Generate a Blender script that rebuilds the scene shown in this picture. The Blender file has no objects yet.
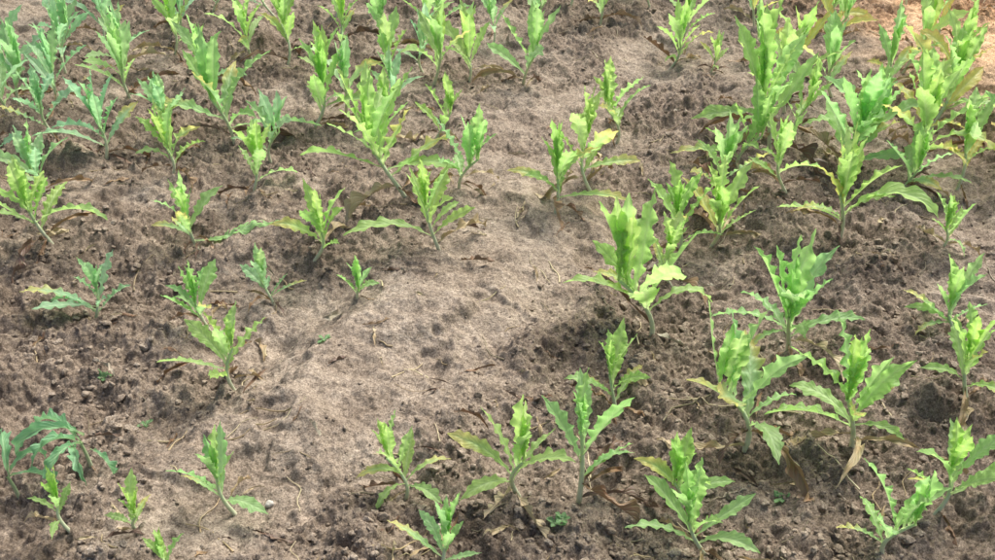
import bpy, math, random, time
import numpy as np
random.seed(11)
R=random.Random(42)
# ------------------------------------------------------------ noise helpers
def _h(ix,iy,seed):
    h=(ix*374761393+iy*668265263+seed*144269504)&0xffffffff
    h=((h^(h>>13))*1274126177)&0xffffffff
    h=((h^(h>>15))*2246822519)&0xffffffff
    return ((h^(h>>16))&0xffffff)/float(0xffffff)
def vnoise(x,y,seed=0):
    fx=np.floor(x); fy=np.floor(y); ix=fx.astype(np.int64); iy=fy.astype(np.int64)
    u=x-fx; v=y-fy
    u=u*u*u*(u*(u*6-15)+10); v=v*v*v*(v*(v*6-15)+10)
    a=_h(ix,iy,seed); b=_h(ix+1,iy,seed); c=_h(ix,iy+1,seed); d=_h(ix+1,iy+1,seed)
    return (a*(1-u)+b*u)*(1-v)+(c*(1-u)+d*u)*v
def fbm(x,y,o=4,seed=0,g=0.5):
    s=0;a=1;t=0
    for k in range(o):
        s=s+a*(vnoise(x,y,seed+k*17)*2-1); t+=a; a*=g
        x,y=(x*0.8-y*0.6)*2.03+3.1,(x*0.6+y*0.8)*2.03+1.7
    return s/t
def clods(x,y,sc,seed,dens=0.8,rmin=0.3,rmax=0.62):
    X=x*sc;Y=y*sc
    fx=np.floor(X).astype(np.int64); fy=np.floor(Y).astype(np.int64)
    out=np.zeros_like(X)
    for i in(-1,0,1):
        for j in(-1,0,1):
            cx=fx+i; cy=fy+j
            px=cx+_h(cx,cy,seed); py=cy+_h(cx,cy,seed+1)
            r=rmin+(rmax-rmin)*_h(cx,cy,seed+2)**2
            r=np.where(_h(cx,cy,seed+3)<dens,r,1e-3)
            st=0.7+0.6*_h(cx,cy,seed+4)
            d2=((X-px)*st)**2+((Y-py)/st)**2
            out=np.maximum(out,np.sqrt(np.maximum(0,r*r-d2)))
    return out/sc
def ss(a,b,x):
    t=np.clip((x-a)/(b-a),0,1); return t*t*(3-2*t)
def gauss(x,y,cx,cy,sx,sy): return np.exp(-((x-cx)/sx)**2-((y-cy)/sy)**2)
def macro(x,y):
    x=np.asarray(x,float); y=np.asarray(y,float)
    h=0.030*fbm(x*1.3+5,y*1.3,2,3)+0.016*fbm(x*4.1,y*4.1+9,2,8)
    h=h-0.05*gauss(x,y,-0.72,1.25,0.16,0.45)+0.035*gauss(x,y,-0.2,1.5,0.35,0.5)
    h=h+0.10*ss(0.7,1.8,x)*ss(1.7,3.0,y)
    h=h-0.03*gauss(x,y,0.35,1.45,0.12,0.35)
    # diagonal ridge with a trough on its left side, running from the near left to the centre
    s=(x+0.62)*0.83-(y-0.95)*0.56; l=(x+0.62)*0.56+(y-0.95)*0.83
    w=ss(-0.25,0.0,l)*(1-ss(0.65,0.95,l))
    h=h-0.022*w*np.exp(-((s+0.05)/0.06)**2)+0.018*w*np.exp(-((s-0.09)/0.10)**2)
    return h
def crumb(x,y):
    """1 = loose crumbly soil, 0 = smooth silt crust"""
    m=0.5+1.05*fbm(x*4.1+2,y*4.1+4,5,31,.65)+0.20
    s=(x+0.40)*0.80-(y-1.0)*0.60; l=(x+0.40)*0.60+(y-1.0)*0.80
    m=m-0.50*np.exp(-(s/0.15)**2)*ss(-.2,.05,l)*(1-ss(.9,1.2,l))
    m=m-0.25*gauss(x,y,-0.25,1.45,0.25,0.18)-0.4*gauss(x,y,0.05,1.95,0.22,0.25)-0.6*gauss(x,y,0.35,2.7,0.4,0.3)
    m=m-0.4*gauss(x,y,1.2,2.6,0.4,0.3)
    m=m+0.5*gauss(x,y,-0.7,1.25,0.2,0.4)+0.4*gauss(x,y,0.55,1.2,0.4,0.4)+0.25*gauss(x,y,0.1,0.95,0.5,0.1)
    return ss(0.06,0.92,m)
def detail(x,y):
    m=crumb(x,y)
    wx=x+0.010*fbm(x*55,y*55,4,71,.7); wy=y+0.010*fbm(x*55+9,y*55,4,77,.7)
    c1=clods(wx,wy,19,101,0.5); c2=clods(wx,wy,46,201,0.6); c3=clods(wx,wy,110,301,0.8)
    m2=ss(0.5,1.0,m)
    # rounded clod shoulders rather than steep hemispheres; they fade out in the crust
    c1=c1*ss(0,0.012,c1); c2=c2*ss(0,0.005,c2)
    d=m2*(0.42*c1)+ss(.15,.8,m)*(0.70*c2)+(0.10+0.8*m)*0.95*c3
    rough=fbm(x*18,y*18,6,91,0.68)
    d=d+0.024*rough*(0.38+0.62*m)+0.0026*fbm(x*170,y*170,2,95)*(0.5+0.5*m)
    d=d+0.034*fbm(x*7+3,y*7,4,140,.55)
    e=fbm(x*5+7,y*5,5,120,0.6); d=d-0.014*ss(0.0,0.16,e)*(1-0.4*m)
    return d, m
# ------------------------------------------------------------ materials
def new_mat(n):
    m=bpy.data.materials.new(n); m.use_nodes=True; nt=m.node_tree; nt.nodes.clear(); return m,nt
def N(nt,t,**k):
    n=nt.nodes.new(t)
    for a,b in k.items(): setattr(n,a,b)
    return n
def soil_material():
    m,nt=new_mat("dry_soil"); L=nt.links.new
    out=N(nt,'ShaderNodeOutputMaterial'); b=N(nt,'ShaderNodeBsdfPrincipled'); L(b.outputs[0],out.inputs[0])
    b.inputs['Roughness'].default_value=0.95; b.inputs['Specular IOR Level'].default_value=0.15
    tc=N(nt,'ShaderNodeNewGeometry'); at=N(nt,'ShaderNodeAttribute',attribute_name='crumb')
    def noise(s,d,r=0.6):
        n=N(nt,'ShaderNodeTexNoise'); n.inputs['Scale'].default_value=s; n.inputs['Detail'].default_value=d; n.inputs['Roughness'].default_value=r
        L(tc.outputs['Position'],n.inputs['Vector']); return n
    def ramp(src,p0,c0,p1,c1):
        r=N(nt,'ShaderNodeValToRGB'); L(src,r.inputs[0]); e=r.color_ramp.elements
        e[0].position=p0; e[0].color=(*c0,1); e[1].position=p1; e[1].color=(*c1,1); return r.outputs[0]
    def mul(a,c,f):
        m_=N(nt,'ShaderNodeMix',data_type='RGBA',blend_type='MULTIPLY'); m_.inputs[0].default_value=f; L(a,m_.inputs[6]); L(c,m_.inputs[7]); return m_.outputs[2]
    n1=noise(9,8,.7); n2=noise(55,6,0.75); n3=noise(380,3,0.75); n5=noise(150,4,0.75)
    r1=ramp(n1.outputs[0],.36,(0.295,0.243,0.190),.66,(0.44,0.376,0.304))
    r2=ramp(n1.outputs[0],.36,(0.170,0.134,0.103),.66,(0.35,0.290,0.230))
    mx=N(nt,'ShaderNodeMix',data_type='RGBA'); L(at.outputs['Fac'],mx.inputs[0]); L(r1,mx.inputs[6]); L(r2,mx.inputs[7])
    c=mul(mx.outputs[2],ramp(n2.outputs[0],.32,(.55,.53,.51),.66,(1.2,1.19,1.17)),.85)
    c=mul(c,ramp(n5.outputs[0],.34,(.56,.54,.52),.64,(1.25,1.25,1.25)),.85)
    c=mul(c,ramp(n3.outputs[0],.36,(.46,.44,.42),.61,(1.4,1.4,1.4)),.85)
    lit=N(nt,'ShaderNodeAttribute',attribute_name='sun_patch')
    m4=N(nt,'ShaderNodeMix',data_type='RGBA'); L(lit.outputs['Fac'],m4.inputs[0]); L(c,m4.inputs[6]); L(mul(c,ramp(n1.outputs[0],0,(2.2,1.75,1.35),1,(2.2,1.75,1.35)),1),m4.inputs[7])  # warm, brighter tint paints sunlight into the soil colour
    L(m4.outputs[2],b.inputs['Base Color'])
    prev=None
    for src,st,di in ((n2,.6,.005),(n5,.7,.003),(n3,.7,.0014)):
        bp=N(nt,'ShaderNodeBump'); bp.inputs['Strength'].default_value=st; bp.inputs['Distance'].default_value=di; L(src.outputs[0],bp.inputs['Height'])
        if prev: L(prev.outputs[0],bp.inputs['Normal'])
        prev=bp
    L(prev.outputs[0],b.inputs['Normal'])
    return m
def leaf_material():
    m,nt=new_mat("poppy_foliage"); L=nt.links.new
    out=N(nt,'ShaderNodeOutputMaterial'); b=N(nt,'ShaderNodeBsdfPrincipled'); tr=N(nt,'ShaderNodeBsdfTranslucent'); ms=N(nt,'ShaderNodeMixShader')
    at=N(nt,'ShaderNodeAttribute',attribute_name='tint'); uv=N(nt,'ShaderNodeUVMap',uv_map='UVMap'); sp=N(nt,'ShaderNodeSeparateXYZ'); L(uv.outputs[0],sp.inputs[0])
    def M(op,a,c=None,v=None):
        n=N(nt,'ShaderNodeMath',operation=op); L(a,n.inputs[0])
        if c is not None: L(c,n.inputs[1])
        if v is not None: n.inputs[1].default_value=v
        return n.outputs[0]
    au=M('ABSOLUTE',sp.outputs[0]); a1=M('MULTIPLY',au,v=2.2); a2=M('MULTIPLY',sp.outputs[1],v=11.0); s=M('SUBTRACT',a2,a1); f=M('FRACT',s)
    s5=M('SUBTRACT',f,v=0.5); ab=M('ABSOLUTE',s5); pw=M('POWER',M('MULTIPLY',ab,v=2.0),v=6.0)
    geo=N(nt,'ShaderNodeNewGeometry'); nz=N(nt,'ShaderNodeTexNoise'); nz.inputs['Scale'].default_value=60; nz.inputs['Detail'].default_value=5; L(geo.outputs['Position'],nz.inputs['Vector'])
    rp=N(nt,'ShaderNodeValToRGB'); L(nz.outputs[0],rp.inputs[0]); rp.color_ramp.elements[0].position=0.3; rp.color_ramp.elements[0].color=(0.80,0.85,0.76,1); rp.color_ramp.elements[1].position=0.7; rp.color_ramp.elements[1].color=(1.12,1.08,1.1,1)
    mm=N(nt,'ShaderNodeMix',data_type='RGBA',blend_type='MULTIPLY'); mm.inputs[0].default_value=1; L(at.outputs['Color'],mm.inputs[6]); L(rp.outputs[0],mm.inputs[7])
    mv=N(nt,'ShaderNodeMix',data_type='RGBA',blend_type='SCREEN'); L(M('MULTIPLY',pw,v=0.14),mv.inputs[0]); L(mm.outputs[2],mv.inputs[6]); mv.inputs[7].default_value=(0.6,0.8,0.4,1)
    L(mv.outputs[2],b.inputs['Base Color']); b.inputs['Roughness'].default_value=0.45; b.inputs['Specular IOR Level'].default_value=0.55
    bp=N(nt,'ShaderNodeBump'); bp.inputs['Strength'].default_value=0.6; bp.inputs['Distance'].default_value=0.0025
    ad=N(nt,'ShaderNodeMath',operation='ADD'); L(nz.outputs[0],ad.inputs[0]); L(M('MULTIPLY',pw,v=-0.6),ad.inputs[1]); L(ad.outputs[0],bp.inputs['Height'])
    L(bp.outputs[0],b.inputs['Normal'])
    tm=N(nt,'ShaderNodeMix',data_type='RGBA',blend_type='MULTIPLY'); tm.inputs[0].default_value=1; L(mv.outputs[2],tm.inputs[6]); tm.inputs[7].default_value=(1.40,1.38,1.25,1)
    L(tm.outputs[2],tr.inputs['Color'])
    L(at.outputs['Alpha'],ms.inputs[0]); L(b.outputs[0],ms.inputs[1]); L(tr.outputs[0],ms.inputs[2]); L(ms.outputs[0],out.inputs[0])
    return m
def simple_mat(n,c1,c2,sc=40,rough=0.9):
    m,nt=new_mat(n); L=nt.links.new
    out=N(nt,'ShaderNodeOutputMaterial'); b=N(nt,'ShaderNodeBsdfPrincipled'); L(b.outputs[0],out.inputs[0]); b.inputs['Roughness'].default_value=rough
    g=N(nt,'ShaderNodeNewGeometry'); z=N(nt,'ShaderNodeTexNoise'); z.inputs['Scale'].default_value=sc; z.inputs['Detail'].default_value=5; L(g.outputs['Position'],z.inputs['Vector'])
    r=N(nt,'ShaderNodeValToRGB'); L(z.outputs[0],r.inputs[0]); r.color_ramp.elements[0].position=0.3; r.color_ramp.elements[1].position=0.7
    r.color_ramp.elements[0].color=(*c1,1); r.color_ramp.elements[1].color=(*c2,1); L(r.outputs[0],b.inputs['Base Color'])
    bp=N(nt,'ShaderNodeBump'); bp.inputs['Distance'].default_value=0.002; L(z.outputs[0],bp.inputs['Height']); L(bp.outputs[0],b.inputs['Normal'])
    return m
SOIL=soil_material(); LEAF=leaf_material()
# ------------------------------------------------------------ ground sheet
def axis(segs):
    a=[]
    for lo,hi,st in segs:
        n=max(1,int(round((hi-lo)/st))); a+=list(np.linspace(lo,hi,n,endpoint=False))
    a.append(segs[-1][1]); return np.array(a)
xs=axis([(-60,-12,8),(-12,-3,0.6),(-3,-1.9,0.05),(-1.9,-0.85,0.004),(-0.85,0.85,0.0024),(0.85,1.9,0.004),(1.9,3,0.05),(3,12,0.6),(12,60,8)])
ys=axis([(-20,-2,3),(-2,0.6,0.1),(0.6,0.8,0.01),(0.8,1.7,0.0024),(1.7,3.4,0.0042),(3.4,5,0.03),(5,12,0.3),(12,120,8)])
X,Y=np.meshgrid(xs,ys)
hm=macro(X,Y); D,Mk=detail(X,Y)
Z=hm+D-0.006
nx,ny=len(xs),len(ys)
co=np.stack([X,Y,Z],-1).reshape(-1,3).astype(np.float32)
def raw_mesh(name,co,q,k,mat,attrs=()):
    me=bpy.data.meshes.new(name)
    me.vertices.add(len(co)); me.vertices.foreach_set('co',co.astype(np.float32).ravel())
    me.loops.add(q.size); me.loops.foreach_set('vertex_index',q.astype(np.int32).ravel())
    me.polygons.add(len(q)); me.polygons.foreach_set('loop_start',np.arange(0,q.size,k,dtype=np.int32))
    me.update(calc_edges=True); me.polygons.foreach_set('use_smooth',np.ones(len(q),bool))
    for n,v in attrs:
        a=me.attributes.new(n,'FLOAT','POINT'); a.data.foreach_set('value',v.ravel().astype(np.float32))
    me.materials.append(mat)
    o=bpy.data.objects.new(name,me); bpy.context.collection.objects.link(o); return o
i=(np.arange(ny-1)[:,None]*nx+np.arange(nx-1)[None,:]).ravel()
sun_patch_f=lambda X,Y: ss(0.2,0.9,gauss(X,Y,1.75,2.95,0.7,0.85)*1.3+0.3*fbm(X*5,Y*5,4,44,.6))  # mask of the painted sun patch on the soil, far right
raw_mesh("soil_ground",co,np.stack([i,i+1,i+nx+1,i+nx],1),4,SOIL,(("crumb",Mk),("sun_patch",sun_patch_f(X,Y))))
def gz(x,y):
    x=np.atleast_1d(np.asarray(x,float)); y=np.atleast_1d(np.asarray(y,float))
    d,_=detail(x,y); return macro(x,y)+d-0.006
# ------------------------------------------------------------ mesh accumulator
class Acc:
    def __init__(s): s.v=[];s.f=[];s.c=[];s.uv=[];s.n=0
    def grid(s,P,col,uv):
        r,c=P.shape[:2]
        s.v.append(P.reshape(-1,3)); s.c.append(col.reshape(-1,4)); s.uv.append(uv.reshape(-1,2))
        i=(np.arange(r-1)[:,None]*c+np.arange(c-1)[None,:]).ravel()+s.n
        s.f.append(np.stack([i,i+1,i+c+1,i+c],1)); s.n+=r*c
    def build(s,name,mat):
        v=np.concatenate(s.v); q=np.concatenate(s.f).astype(np.int32); c=np.concatenate(s.c).astype(np.float32); uv=np.concatenate(s.uv).astype(np.float32)
        low=v[:,2]<macro(v[:,0],v[:,1])+0.03
        if low.any() and name!="fallen_twigs":
            g=gz(v[low,0],v[low,1])
            zz=v[low,2]; keep=zz<g+0.001
            v[low,2]=np.where(keep & (np.abs(c[low,3]-0.101)>1e-4),g+0.0015,zz)
        o=raw_mesh(name,v,q,4,mat); me=o.data
        a=me.attributes.new('tint','FLOAT_COLOR','POINT'); a.data.foreach_set('color',c.ravel())
        u=me.uv_layers.new(name='UVMap'); u.data.foreach_set('uv',uv[q.ravel()].ravel())
        return o
GREENS=[(0.39,0.66,0.20),(0.42,0.68,0.22),(0.45,0.69,0.23),(0.37,0.66,0.25),(0.41,0.69,0.27)]
BLUE=[(0.38,0.67,0.38),(0.42,0.69,0.36)]
def leaf(A,R,base,az,el,L,W,bend=40,n=34,col=(0.2,0.45,0.07),tipcol=None,ruff=0.25,fold=25,tw=0,sway=0,teeth=6,trans=0.45,cut=0.4,pet=0.15,bp=1.3,rim=None,pk=None):
    m=9
    t=np.linspace(0,1,n)
    ang=np.radians(el-bend*t**bp+R.uniform(-6,6)*np.sin(t*6+R.random()*6)); azt=np.radians(az+sway*t)
    T=np.stack([np.cos(ang)*np.cos(azt),np.cos(ang)*np.sin(azt),np.sin(ang)],1)
    C=np.array(base)[None]+np.concatenate([[[0,0,0]],np.cumsum((T[1:]+T[:-1])/2,0)*(L/(n-1))])
    S=np.stack([-np.sin(azt),np.cos(azt),0*azt],1); Nn=np.cross(T,S)
    e0,a0=math.radians(el),math.radians(az)
    if Nn[0]@np.array([-math.sin(e0)*math.cos(a0),-math.sin(e0)*math.sin(a0),math.cos(e0)])<0: Nn=-Nn
    tr=np.radians(tw*t+R.uniform(-8,8))[:,None]
    S,Nn=S*np.cos(tr)+Nn*np.sin(tr),Nn*np.cos(tr)-S*np.sin(tr)
    pk=pk or R.uniform(0.50,0.70)
    env=(pet+(1-pet)*ss(0.03,pk,t)**0.8)*(1-ss(pk-.02,1.04,t)**1.7)
    env=np.maximum(env,0.02)
    P=np.zeros((n,m,3)); UV=np.zeros((n,m,2)); CC=np.zeros((n,m,4))
    us=np.array([-1,-0.72,-0.42,-0.09,0,0.09,0.42,0.72,1.0])
    fr=math.radians(fold)
    for sd in (-1,1):
        ph=R.random(); k=teeth*R.uniform(0.8,1.15)
        wob=0.34*np.sin(t*R.uniform(6,11)+R.random()*6)
        q=t*k+ph+wob+0.5; s=q%1.0; cell=np.floor(q).astype(int)
        rnd=np.array([R.uniform(0.2,1.0) for _ in range(cell.max()+3)])[cell]
        saw=np.sin(np.pi*np.where(s<0.6,s/0.6*0.5,0.5+(s-0.6)/0.4*0.5))**0.8
        o_=R.uniform(0,99)
        rag=fbm(t*17+o_,t*0+o_,2,5,.6)
        w=env*W*((1-cut)+cut*saw*rnd*1.25+0.15*rag)
        w=np.maximum(w,0.0004)
        fwd=0.14*W*env*saw*rnd
        p1=R.random()*6.28; kr=teeth*R.uniform(0.6,1.0)
        rf=ruff*W*np.sqrt(env)*(np.sin(2*np.pi*kr*t+p1)+0.5*np.sin(2*np.pi*kr*1.9*t+p1*2))
        for j,u in enumerate(us):
            if (u<0)!=(sd<0) and u!=0: continue
            au=abs(u)
            P[:,j]=C+S*(u*w*math.cos(fr))[:,None]+Nn*((au**1.2)*w*math.sin(fr)+rf*au**1.8)[:,None]+T*(fwd*au**1.5)[:,None]
            if u==0: P[:,j]-=Nn*(0.03*W)
            UV[:,j,0]=u; UV[:,j,1]=t
    base_c=np.array(col); rib=base_c*0.45+np.array((0.66,0.78,0.50))*0.55
    tc=np.array(tipcol) if tipcol is not None else base_c
    for j,u in enumerate(us):
        g=ss(0.55,1.0,t+0.25*abs(u))[:,None] if tipcol is not None else np.zeros((n,1))
        c=base_c[None]*(1-g)+tc[None]*g
        if rim is not None:
            e=max(0,abs(u)-0.7)/0.3; c=c*(1-e)+np.array(rim)[None]*e
        rw=(1.0 if u==0 else 0.6 if abs(u)<0.1 else 0.06)*(1-0.7*t)[:,None]
        if trans>0.15: c=c*(1-rw)+rib[None]*rw
        pt=(1-ss(0.0,0.25,t))[:,None]*0.7
        if trans>0.15: c=c*(1-pt)+np.array((0.60,0.70,0.42))[None]*pt
        CC[:,j,:3]=c; CC[:,j,3]=trans*(1-0.5*rw[:,0])
    A.grid(P,CC,UV)
    return C
def tube(A,pts,rad,c0,c1,trans=0.101,k=8):
    pts=np.array(pts,float); n=len(pts)
    T=np.gradient(pts,axis=0); T/=np.linalg.norm(T,axis=1)[:,None]+1e-9
    ref=np.array([0.3,0.9,0.1]); S=np.cross(T,ref); S/=np.linalg.norm(S,axis=1)[:,None]+1e-9; B=np.cross(T,S)
    a=np.linspace(0,2*np.pi,k+1); rad=np.asarray(rad)[:,None,None]*np.ones((n,1,1))
    P=pts[:,None]+rad*(S[:,None]*np.cos(a)[None,:,None]+B[:,None]*np.sin(a)[None,:,None])
    tt=np.linspace(0,1,n)[:,None,None]
    C=np.ones((n,k+1,4)); C[:,:,:3]=np.array(c0)*(1-tt)+np.array(c1)*tt; C[:,:,3]=trans
    U=np.zeros((n,k+1,2)); A.grid(P,C,U)
BROWN=[(0.26,0.15,0.085),(0.36,0.23,0.13),(0.17,0.10,0.07),(0.44,0.33,0.19),(0.54,0.43,0.26)]
def plant(x,y,H,seed,arms=(),hue=0,nl=None,lean=None,dead=None,far=False,wide=1.0,old=0.0,stemf=None):
    R=random.Random(seed); A=Acc()
    n=22 if far else 44
    z=float(gz(x,y)[0])-0.004
    la=R.uniform(0,360) if lean is None else lean[0]; lm=R.uniform(0.03,0.24) if lean is None else lean[1]
    hs=H*(stemf if stemf else R.uniform(0.38,0.48)); lx=math.cos(math.radians(la))*lm*H; ly=math.sin(math.radians(la))*lm*H
    tt=np.linspace(0,1,9); cx=R.uniform(-1,1)*0.08*H
    sp=np.stack([x+lx*tt**1.4+cx*np.sin(tt*3.1),y+ly*tt**1.4,z+hs*tt],1)
    r0=0.011*H+0.0017
    tube(A,sp,r0*(1-0.45*tt),(0.62,0.60,0.45),(0.52,0.70,0.38))
    def at(f):
        return np.array([np.interp(f,tt,sp[:,k]) for k in range(3)])
    nl=(nl+1) if nl else R.randint(7,9)
    az=R.uniform(0,360)
    pal=GREENS+(BLUE*2 if hue>0 else [])
    main=np.array(R.choice(BLUE if hue>1 else pal))
    for i in range(nl):
        f=i/(nl-1); az+=137.5+R.uniform(-28,28)
        fa=0.38+0.62*f**0.8
        el=46+(88-46)*f**0.55+R.uniform(-12,8); bend=(50*(1-f)+6)*R.uniform(0.3,1.5)
        Lf=H*(0.47+0.16*math.sin(math.pi*min(1,f*0.95+0.12)))*R.uniform(0.78,1.12)
        if f>0.7: Lf=(H-hs)*R.uniform(0.85,1.08)
        if f<0.35: Lf*=wide
        W=Lf*R.uniform(0.112,0.150)
        c=main*R.uniform(0.86,1.1)*np.array([R.uniform(0.93,1.08),1,R.uniform(0.85,1.2)])
        if f>0.7: c=c*np.array([1.08,1.03,1.0])
        tip=None; rim=None
        if f<0.3 and R.random()<0.2+old: tip=(0.70,0.66,0.24)
        if f<0.35 and R.random()<old: rim=(0.58,0.42,0.18); c=np.array((0.60,0.66,0.18))
        leaf(A,R,at(min(1,fa)),az,el,Lf,W,bend,n,c,tip,ruff=R.uniform(0.12,0.30),fold=R.uniform(5,30),tw=R.uniform(-60,60),sway=R.uniform(-30,30),teeth=R.choice([6,7,8]),trans=0.57,cut=R.uniform(0.26,0.42),rim=rim,pet=.2)
    for i in range(1 if far else 2):
        az+=120; Lf=(H-hs)*R.uniform(0.5,0.85)
        leaf(A,R,at(1.0),az,R.uniform(80,92),Lf,Lf*0.12,R.uniform(-8,14),n,main*np.array([1.10,1.04,1.0]),ruff=0.25,fold=35,tw=R.uniform(-30,30),teeth=6,trans=0.57,cut=0.35)
    for (aaz,reach,el,bend) in arms:
        c=main*R.uniform(0.85,1.05)
        leaf(A,R,at(R.uniform(0.3,0.6)),aaz,el,reach*1.12,reach*R.uniform(0.11,0.14),bend,n,c,(0.68,0.66,0.26) if R.random()<0.35 else None,ruff=R.uniform(0.12,0.26),fold=R.uniform(10,30),tw=R.uniform(-50,50),sway=R.uniform(-20,20),teeth=7,trans=0.52,cut=0.36,pk=R.uniform(.6,.75))
    nd=dead if dead is not None else R.choice([1,2,3,3,4])
    for i in range(nd):
        az=R.uniform(0,360); Lf=max(.05,H*R.uniform(0.35,0.7))
        leaf(A,R,at(R.uniform(0.1,0.42)),az,R.uniform(-5,45),Lf,Lf*R.uniform(0.06,0.12),R.uniform(50,100),n,R.choice(BROWN),None,ruff=0.5,fold=R.uniform(40,68),tw=R.uniform(-160,160),sway=R.uniform(-60,60),teeth=4,trans=0.09,cut=0.4,pet=0.2)
    return A.build("poppy_plant",LEAF)
# plants: x, y, height, options  (metres, measured from the camera's foot point)
PL=[
(-.56,.93,.105,dict(nl=6,wide=.8)),(-.47,.93,.105,dict(nl=6,wide=.8)),(-.36,.99,.155,dict(arms=[(170,.06,50,60)],lean=(180,.1),nl=6)),(-.41,.855,.08,dict(nl=6)),
(-.13,1.02,.145,dict(arms=[(10,.07,60,90),(190,.07,60,110),(225,.06,40,100)],nl=6)),(-.07,.885,.13,dict(arms=[(160,.08,40,40),(20,.05,70,30)],nl=5)),
(.03,1.03,.20,dict(arms=[(165,.10,50,35),(30,.09,55,40)],stemf=.45,nl=5)),(.115,1.03,.235,dict(arms=[(15,.08,55,70)],nl=5,stemf=.55,lean=(90,.05))),
(.25,1.0,.15,dict(nl=6)),(.28,.93,.17,dict(arms=[(175,.10,45,60),(10,.09,50,30)],nl=6)),(.51,.92,.165,dict(arms=[(170,.06,40,70)],nl=6,hue=1)),
(.60,.99,.165,dict(arms=[(175,.07,60,60),(10,.12,30,20)],nl=7)),(.53,1.13,.225,dict(arms=[(175,.13,35,50),(20,.10,60,60),(345,.07,30,80)],nl=8,old=.2)),
(.37,1.13,.26,dict(arms=[(172,.11,55,40),(15,.08,50,80)],nl=7,lean=(175,.2))),(.19,1.22,.17,dict(arms=[(160,.06,50,40)],nl=6)),(.73,1.21,.185,dict(arms=[(180,.08,45,50)],nl=7)),
(-.42,1.26,.17,dict(arms=[(178,.10,20,30)],nl=6)),(-.51,1.45,.15,dict(arms=[(150,.06,60,70)],lean=(200,.1),nl=6)),(-.25,1.49,.095,dict(nl=8,wide=1.1,stemf=.25)),(-.41,1.53,.125,dict(arms=[(10,.07,35,20)],nl=6,hue=2)),
(-.74,1.51,.15,dict(arms=[(175,.13,40,55),(20,.08,55,40),(200,.10,25,20)],hue=2,nl=6)),(-.89,1.73,.22,dict(arms=[(0,.15,40,75),(180,.14,35,70)],nl=7)),
(-.61,1.76,.18,dict(arms=[(0,.16,5,20),(175,.08,40,60)],nl=7)),(-.35,1.63,.19,dict(nl=8)),(-.11,1.64,.205,dict(arms=[(180,.16,30,55),(20,.07,60,60)],nl=7)),
(-.08,1.89,.20,dict(nl=8)),(-.19,1.85,.30,dict(arms=[(178,.16,30,50),(10,.14,20,50)],nl=10)),(.12,1.83,.215,dict(arms=[(165,.11,55,70),(5,.14,10,40)],nl=7)),
(-.53,1.94,.18,{}),(-.73,2.03,.19,dict(hue=1)),(-.91,2.12,.22,dict(hue=2,arms=[(180,.15,30,40)])),(-.64,2.24,.30,dict(arms=[(0,.2,15,40),(175,.18,20,40)])),(-.46,2.32,.27,dict(arms=[(10,.15,20,40)])),
(.27,1.43,.29,dict(arms=[(170,.14,45,60),(150,.10,50,60),(10,.12,55,110)],nl=9)),(.49,1.36,.26,dict(arms=[(175,.12,35,60),(5,.12,45,70),(200,.08,20,80)],nl=9)),
(.43,1.74,.22,dict(nl=8,old=.1)),(.36,1.72,.21,dict(nl=7)),(.67,1.70,.25,dict(arms=[(340,.18,60,110),(175,.12,30,50)],old=.3,nl=10)),(.86,1.92,.18,dict(arms=[(350,.12,20,50)])),
(.85,1.65,.13,dict(nl=7)),(.79,1.39,.16,dict(arms=[(165,.09,45,40),(195,.07,20,60)],nl=8)),(.29,2.24,.23,{}),(.07,2.6,.26,{}),(-.08,2.65,.24,{}),
(.63,2.13,.36,dict(nl=10,arms=[(185,.16,20,50)])),(1.04,2.23,.27,dict(old=.5,arms=[(0,.2,25,50),(330,.18,30,90)],wide=1.2)),(.20,1.91,.24,dict(arms=[(10,.12,20,40)])),(.54,2.03,.22,dict(arms=[(180,.14,20,40)])),
(-1.22,2.41,.24,dict(hue=1)),(-1.22,2.71,.23,dict(hue=2)),(-.95,2.46,.25,dict(hue=1)),(-.91,2.73,.22,{}),(-.59,2.71,.22,{}),(-.45,2.78,.22,{}),(-.32,2.83,.22,{}),(-.2,2.9,.22,{}),(-1.16,2.86,.22,dict(hue=2)),
(.49,2.75,.22,{}),(.32,3.08,.22,{}),(.59,2.66,.13,{}),(.83,2.10,.24,dict(nl=10,old=.2,wide=1.2)),(.99,2.46,.24,dict(old=.5)),(.92,2.69,.25,dict(old=.3)),
(.78,1.98,.27,dict(nl=10,arms=[(30,.14,40,40)])),(.92,2.02,.29,dict(nl=10,old=.3,arms=[(330,.16,50,100)])),(.46,1.9,.20,{}),(.60,1.86,.19,{}),(.72,2.35,.26,{}),(1.0,1.95,.22,dict(old=.4)),
(.33,1.60,.17,{}),(-.99,1.95,.18,dict(hue=2)),(-1.05,2.2,.2,dict(hue=1)),(-.8,2.25,.2,dict(hue=1)),(-.28,2.25,.2,{}),(-.15,2.2,.18,{}),
(-1.1,2.35,.22,dict(hue=2)),(-.75,2.5,.22,dict(hue=1)),(-.3,2.55,.22,{}),(-1.02,2.62,.22,dict(hue=2)),(-.7,2.75,.22,{}),(.85,2.4,.24,dict(old=.3)),(1.1,2.6,.25,dict(old=.3)),
(.97,2.15,.25,dict(old=.3)),(1.12,2.35,.25,dict(old=.5)),(.71,2.2,.22,{}),
]
for i,(x,y,H,o) in enumerate(PL): plant(x,y,H,1300+i,far=(y>2.3),**o)
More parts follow.
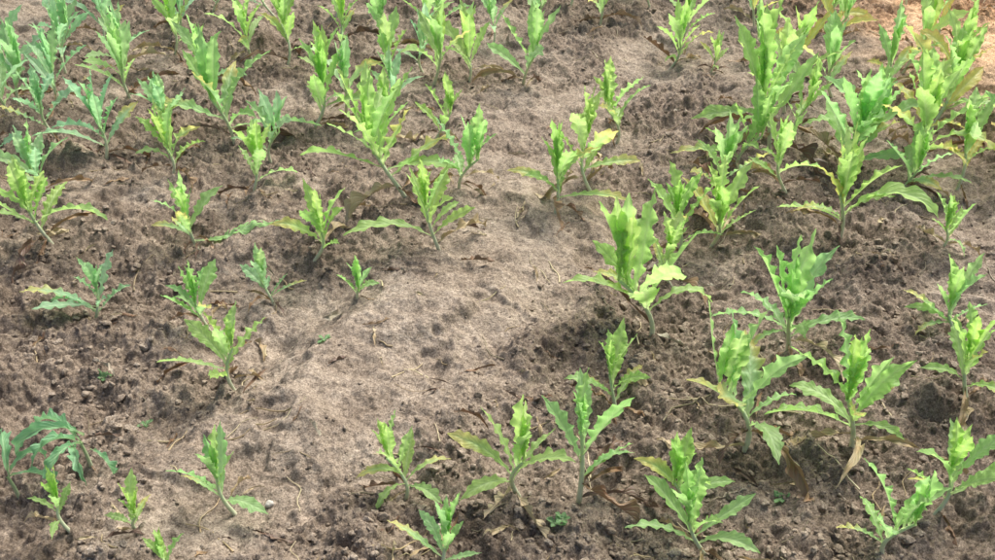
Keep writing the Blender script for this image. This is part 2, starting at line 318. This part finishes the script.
# rows continuing at the back and to either side
pts=[(p[0],p[1]) for p in PL]; cnt=0
for i in range(2200):
    x=R.uniform(-2.3,2.3); y=R.uniform(1.9,4.4)
    edge=0.52*y*1.02
    if y<2.4 and abs(x)<edge and not (x<-.25 and y>2.1): continue
    if y<2.95 and -0.1<x<0.45: continue
    md=0.105 if x<0 else 0.15
    if min((x-a)**2+(y-b)**2 for a,b in pts)<md*md: continue
    if abs(x)>0.62*y+0.3: continue
    pts.append((x,y)); cnt+=1
    if cnt>190: break
    plant(x,y,R.uniform(.17,.26),5000+i,far=True,nl=R.randint(5,7),hue=(2 if x<-.5 and R.random()<.3 else 1 if x<0 else 0),dead=R.choice([0,1]),old=.3 if x>.7 else 0)
# wilted, darker plant lying in the left furrow
A=Acc(); r=random.Random(5)
tube(A,[(-.60,1.10,float(gz(-.6,1.1)[0])-.003),(-.602,1.10,float(gz(-.6,1.1)[0])+.02),(-.606,1.10,float(gz(-.6,1.1)[0])+.045)],[.003,.0026,.002],(.4,.45,.3),(.3,.45,.2))
tube(A,[(-.69,1.05,float(gz(-.69,1.05)[0])-.003),(-.692,1.05,float(gz(-.69,1.05)[0])+.02),(-.696,1.05,float(gz(-.69,1.05)[0])+.04)],[.003,.0026,.002],(.4,.45,.3),(.3,.45,.2))
for (bx,by,az,el,L) in [(-.60,1.10,150,60,.11),(-.60,1.10,250,50,.10),(-.61,1.10,290,45,.10),(-.60,1.11,200,55,.13),(-.59,1.10,320,20,.09),(-.60,1.10,225,60,.10),(-.69,1.05,100,80,.10),(-.69,1.05,60,60,.08),(-.69,1.05,10,20,.10)]:
    leaf(A,r,(bx-.004,by,float(gz(bx,by)[0])+.04),az,el,L,L*.12,r.uniform(120,165),38,(0.24,0.50,0.26),None,ruff=.3,fold=50,tw=r.uniform(-60,60),sway=r.uniform(-30,30),trans=.35,cut=.25)
A.build("wilted_poppy_plant",LEAF)
for (x,y) in [(.08,.98),(.09,.985),(-.29,1.36),(.24,1.03),(-.66,1.33),(.4,1.03),(-.55,1.2)]:
    A=Acc(); r=random.Random(int(x*1000)+7); z=float(gz(x,y)[0])
    for k in range(5): leaf(A,r,(x,y,z),k*72+r.uniform(-20,20),r.uniform(15,50),r.uniform(.010,.016),.004,30,12,(0.20,0.40,0.16),None,ruff=.1,fold=10,teeth=2,trans=.4,cut=.15)
    A.build("weed_seedling",LEAF)
# dead leaves and twigs lying about
A=Acc(); r=random.Random(77)
for i in range(250):
    y=0.85+2.3*r.random()**1.3; x=r.uniform(-.58,.58)*y
    L=r.uniform(.015,.07); z=float(gz(x,y)[0])+.003
    leaf(A,r,(x,y,z),r.uniform(0,360),r.uniform(0,30),L,L*r.uniform(.06,.15),r.uniform(10,60),14,r.choice(BROWN+[(0.42,0.36,0.27)]),None,ruff=.5,fold=r.uniform(30,75),tw=r.uniform(-150,150),sway=r.uniform(-50,50),teeth=3,trans=.05,cut=.35,pet=.3)
A.build("dead_leaf_litter",LEAF)
A=Acc()
for i in range(260):
    y=0.85+2.3*r.random()**1.3; x=r.uniform(-.58,.58)*y
    L=r.uniform(.015,.10); a=r.uniform(0,math.pi); t=np.linspace(-.5,.5,9); cv=r.uniform(-.35,.35); c2=r.uniform(-.2,.2)
    px=x+L*t*math.cos(a)-(cv*t*t*2+c2*np.sin(t*9)*.3)*L*math.sin(a); py=y+L*t*math.sin(a)+(cv*t*t*2+c2*np.sin(t*9)*.3)*L*math.cos(a)
    g=gz(px,py); k=np.polyfit(t,g,1); pz=np.maximum(np.polyval(k,t),g-.002)+.0015
    c=r.choice(BROWN); tube(A,np.stack([px,py,pz],1),np.linspace(1,.5,9)*r.uniform(.0006,.0018),c,c,0,6)
A.build("fallen_twigs",LEAF)
# loose angular clods
import bmesh
def ico(k):
    bm=bmesh.new(); bmesh.ops.create_icosphere(bm,subdivisions=k,radius=1)
    v=np.array([v.co[:] for v in bm.verts]); f=np.array([[v.index for v in f.verts] for f in bm.faces]); bm.free(); return v,f
iv,ifc=ico(3); nr=np.random.RandomState(4)
def chunk(v,k):
    v=v.copy()
    for _ in range(9):
        d=nr.normal(size=3); d/=np.linalg.norm(d); h=nr.uniform(.45,.8); s=v@d; v=v-np.maximum(0,s-h)[:,None]*d
    o=nr.uniform(0,90,2)
    return v*(1+.35*fbm(v[:,0]*2+o[0]+v[:,2],v[:,1]*2+o[1]-v[:,2],3,7,.6))[:,None]*nr.uniform(.75,1.3,3)
v2,f2=ico(2); v1,f1=ico(1)
big=[chunk(iv,0) for _ in range(14)]; mid=[chunk(v2,0) for _ in range(20)]; sml=[chunk(v1,0) for _ in range(20)]
NC=36000
yy=.8+2.5*nr.rand(NC)**1.6; xx=nr.uniform(-.6,.6,NC)*yy
mk=crumb(xx,yy); zz=gz(xx,yy); ok=nr.rand(NC)<.12+.83*mk; xx,yy,zz,mk=xx[ok],yy[ok],zz[ok],mk[ok]
sz=.0010+.0075*nr.rand(len(xx))**6*(.35+.65*mk)
V=[];Fc=[];CR=[];n=0
for x,y,z,s in zip(xx,yy,zz,sz):
    vs,fs=(big[nr.randint(14)],ifc) if s>.0045 else (mid[nr.randint(20)],f2) if s>.0025 else (sml[nr.randint(20)],f1)
    a=nr.rand()*6.28; c_,s_=math.cos(a),math.sin(a)
    v=vs@np.array([[c_,s_,0],[-s_,c_,0],[0,0,.75]])*s+np.array([x,y,z+s*.15])
    V.append(v);Fc.append(fs+n);n+=len(v);CR.append(np.full(len(v),nr.uniform(-.6,.9)))
V=np.concatenate(V); raw_mesh("soil_clods",V,np.concatenate(Fc),3,SOIL,(("crumb",np.clip(np.concatenate(CR),0,1)),("sun_patch",sun_patch_f(V[:,0],V[:,1]))))
def stone(x,y,s,sc,mat,name):
    v=iv*(1+.3*fbm(iv[:,0]*1.4+x*50,iv[:,1]*1.4+iv[:,2],2,7))[:,None]*np.array(sc)*s+np.array([x,y,float(gz(x,y)[0])+s*sc[2]*.4])
    raw_mesh(name,v,ifc,3,mat)
stone(-.315,1.0,.006,(1,.9,.7),simple_mat("pale_stone",(0.45,0.42,0.36),(0.66,0.62,0.55),90),"pale_pebble")
# ------------------------------------------------------------ light, sky, camera
w=bpy.data.worlds.new("World"); bpy.context.scene.world=w; w.use_nodes=True; nt=w.node_tree
bg=nt.nodes['Background']; sk=nt.nodes.new('ShaderNodeTexSky'); sk.sky_type='NISHITA'; sk.sun_disc=False
EL=math.radians(56); AZ=math.radians(38)
sk.sun_elevation=EL; sk.sun_rotation=AZ; sk.dust_density=4.0; sk.air_density=1.0
nt.links.new(sk.outputs[0],bg.inputs[0]); bg.inputs[1].default_value=0.15
sd=bpy.data.lights.new("sun","SUN"); sd.energy=5.0; sd.angle=math.radians(36); sd.color=(1,.95,.875)
so=bpy.data.objects.new("sun",sd); bpy.context.collection.objects.link(so)
from mathutils import Vector
dirv=Vector((math.cos(EL)*math.sin(AZ),math.cos(EL)*math.cos(AZ),math.sin(EL)))
so.rotation_euler=dirv.to_track_quat('Z','Y').to_euler(); so.location=dirv*5
cd=bpy.data.cameras.new("camera"); c=bpy.data.objects.new("camera",cd); bpy.context.collection.objects.link(c); bpy.context.scene.camera=c
c.location=(0,0,1.03); c.rotation_euler=(math.radians(90-33),0,0); cd.angle=math.radians(52.5); cd.clip_end=500; cd.clip_start=.01
bpy.context.scene.view_settings.view_transform='Standard'
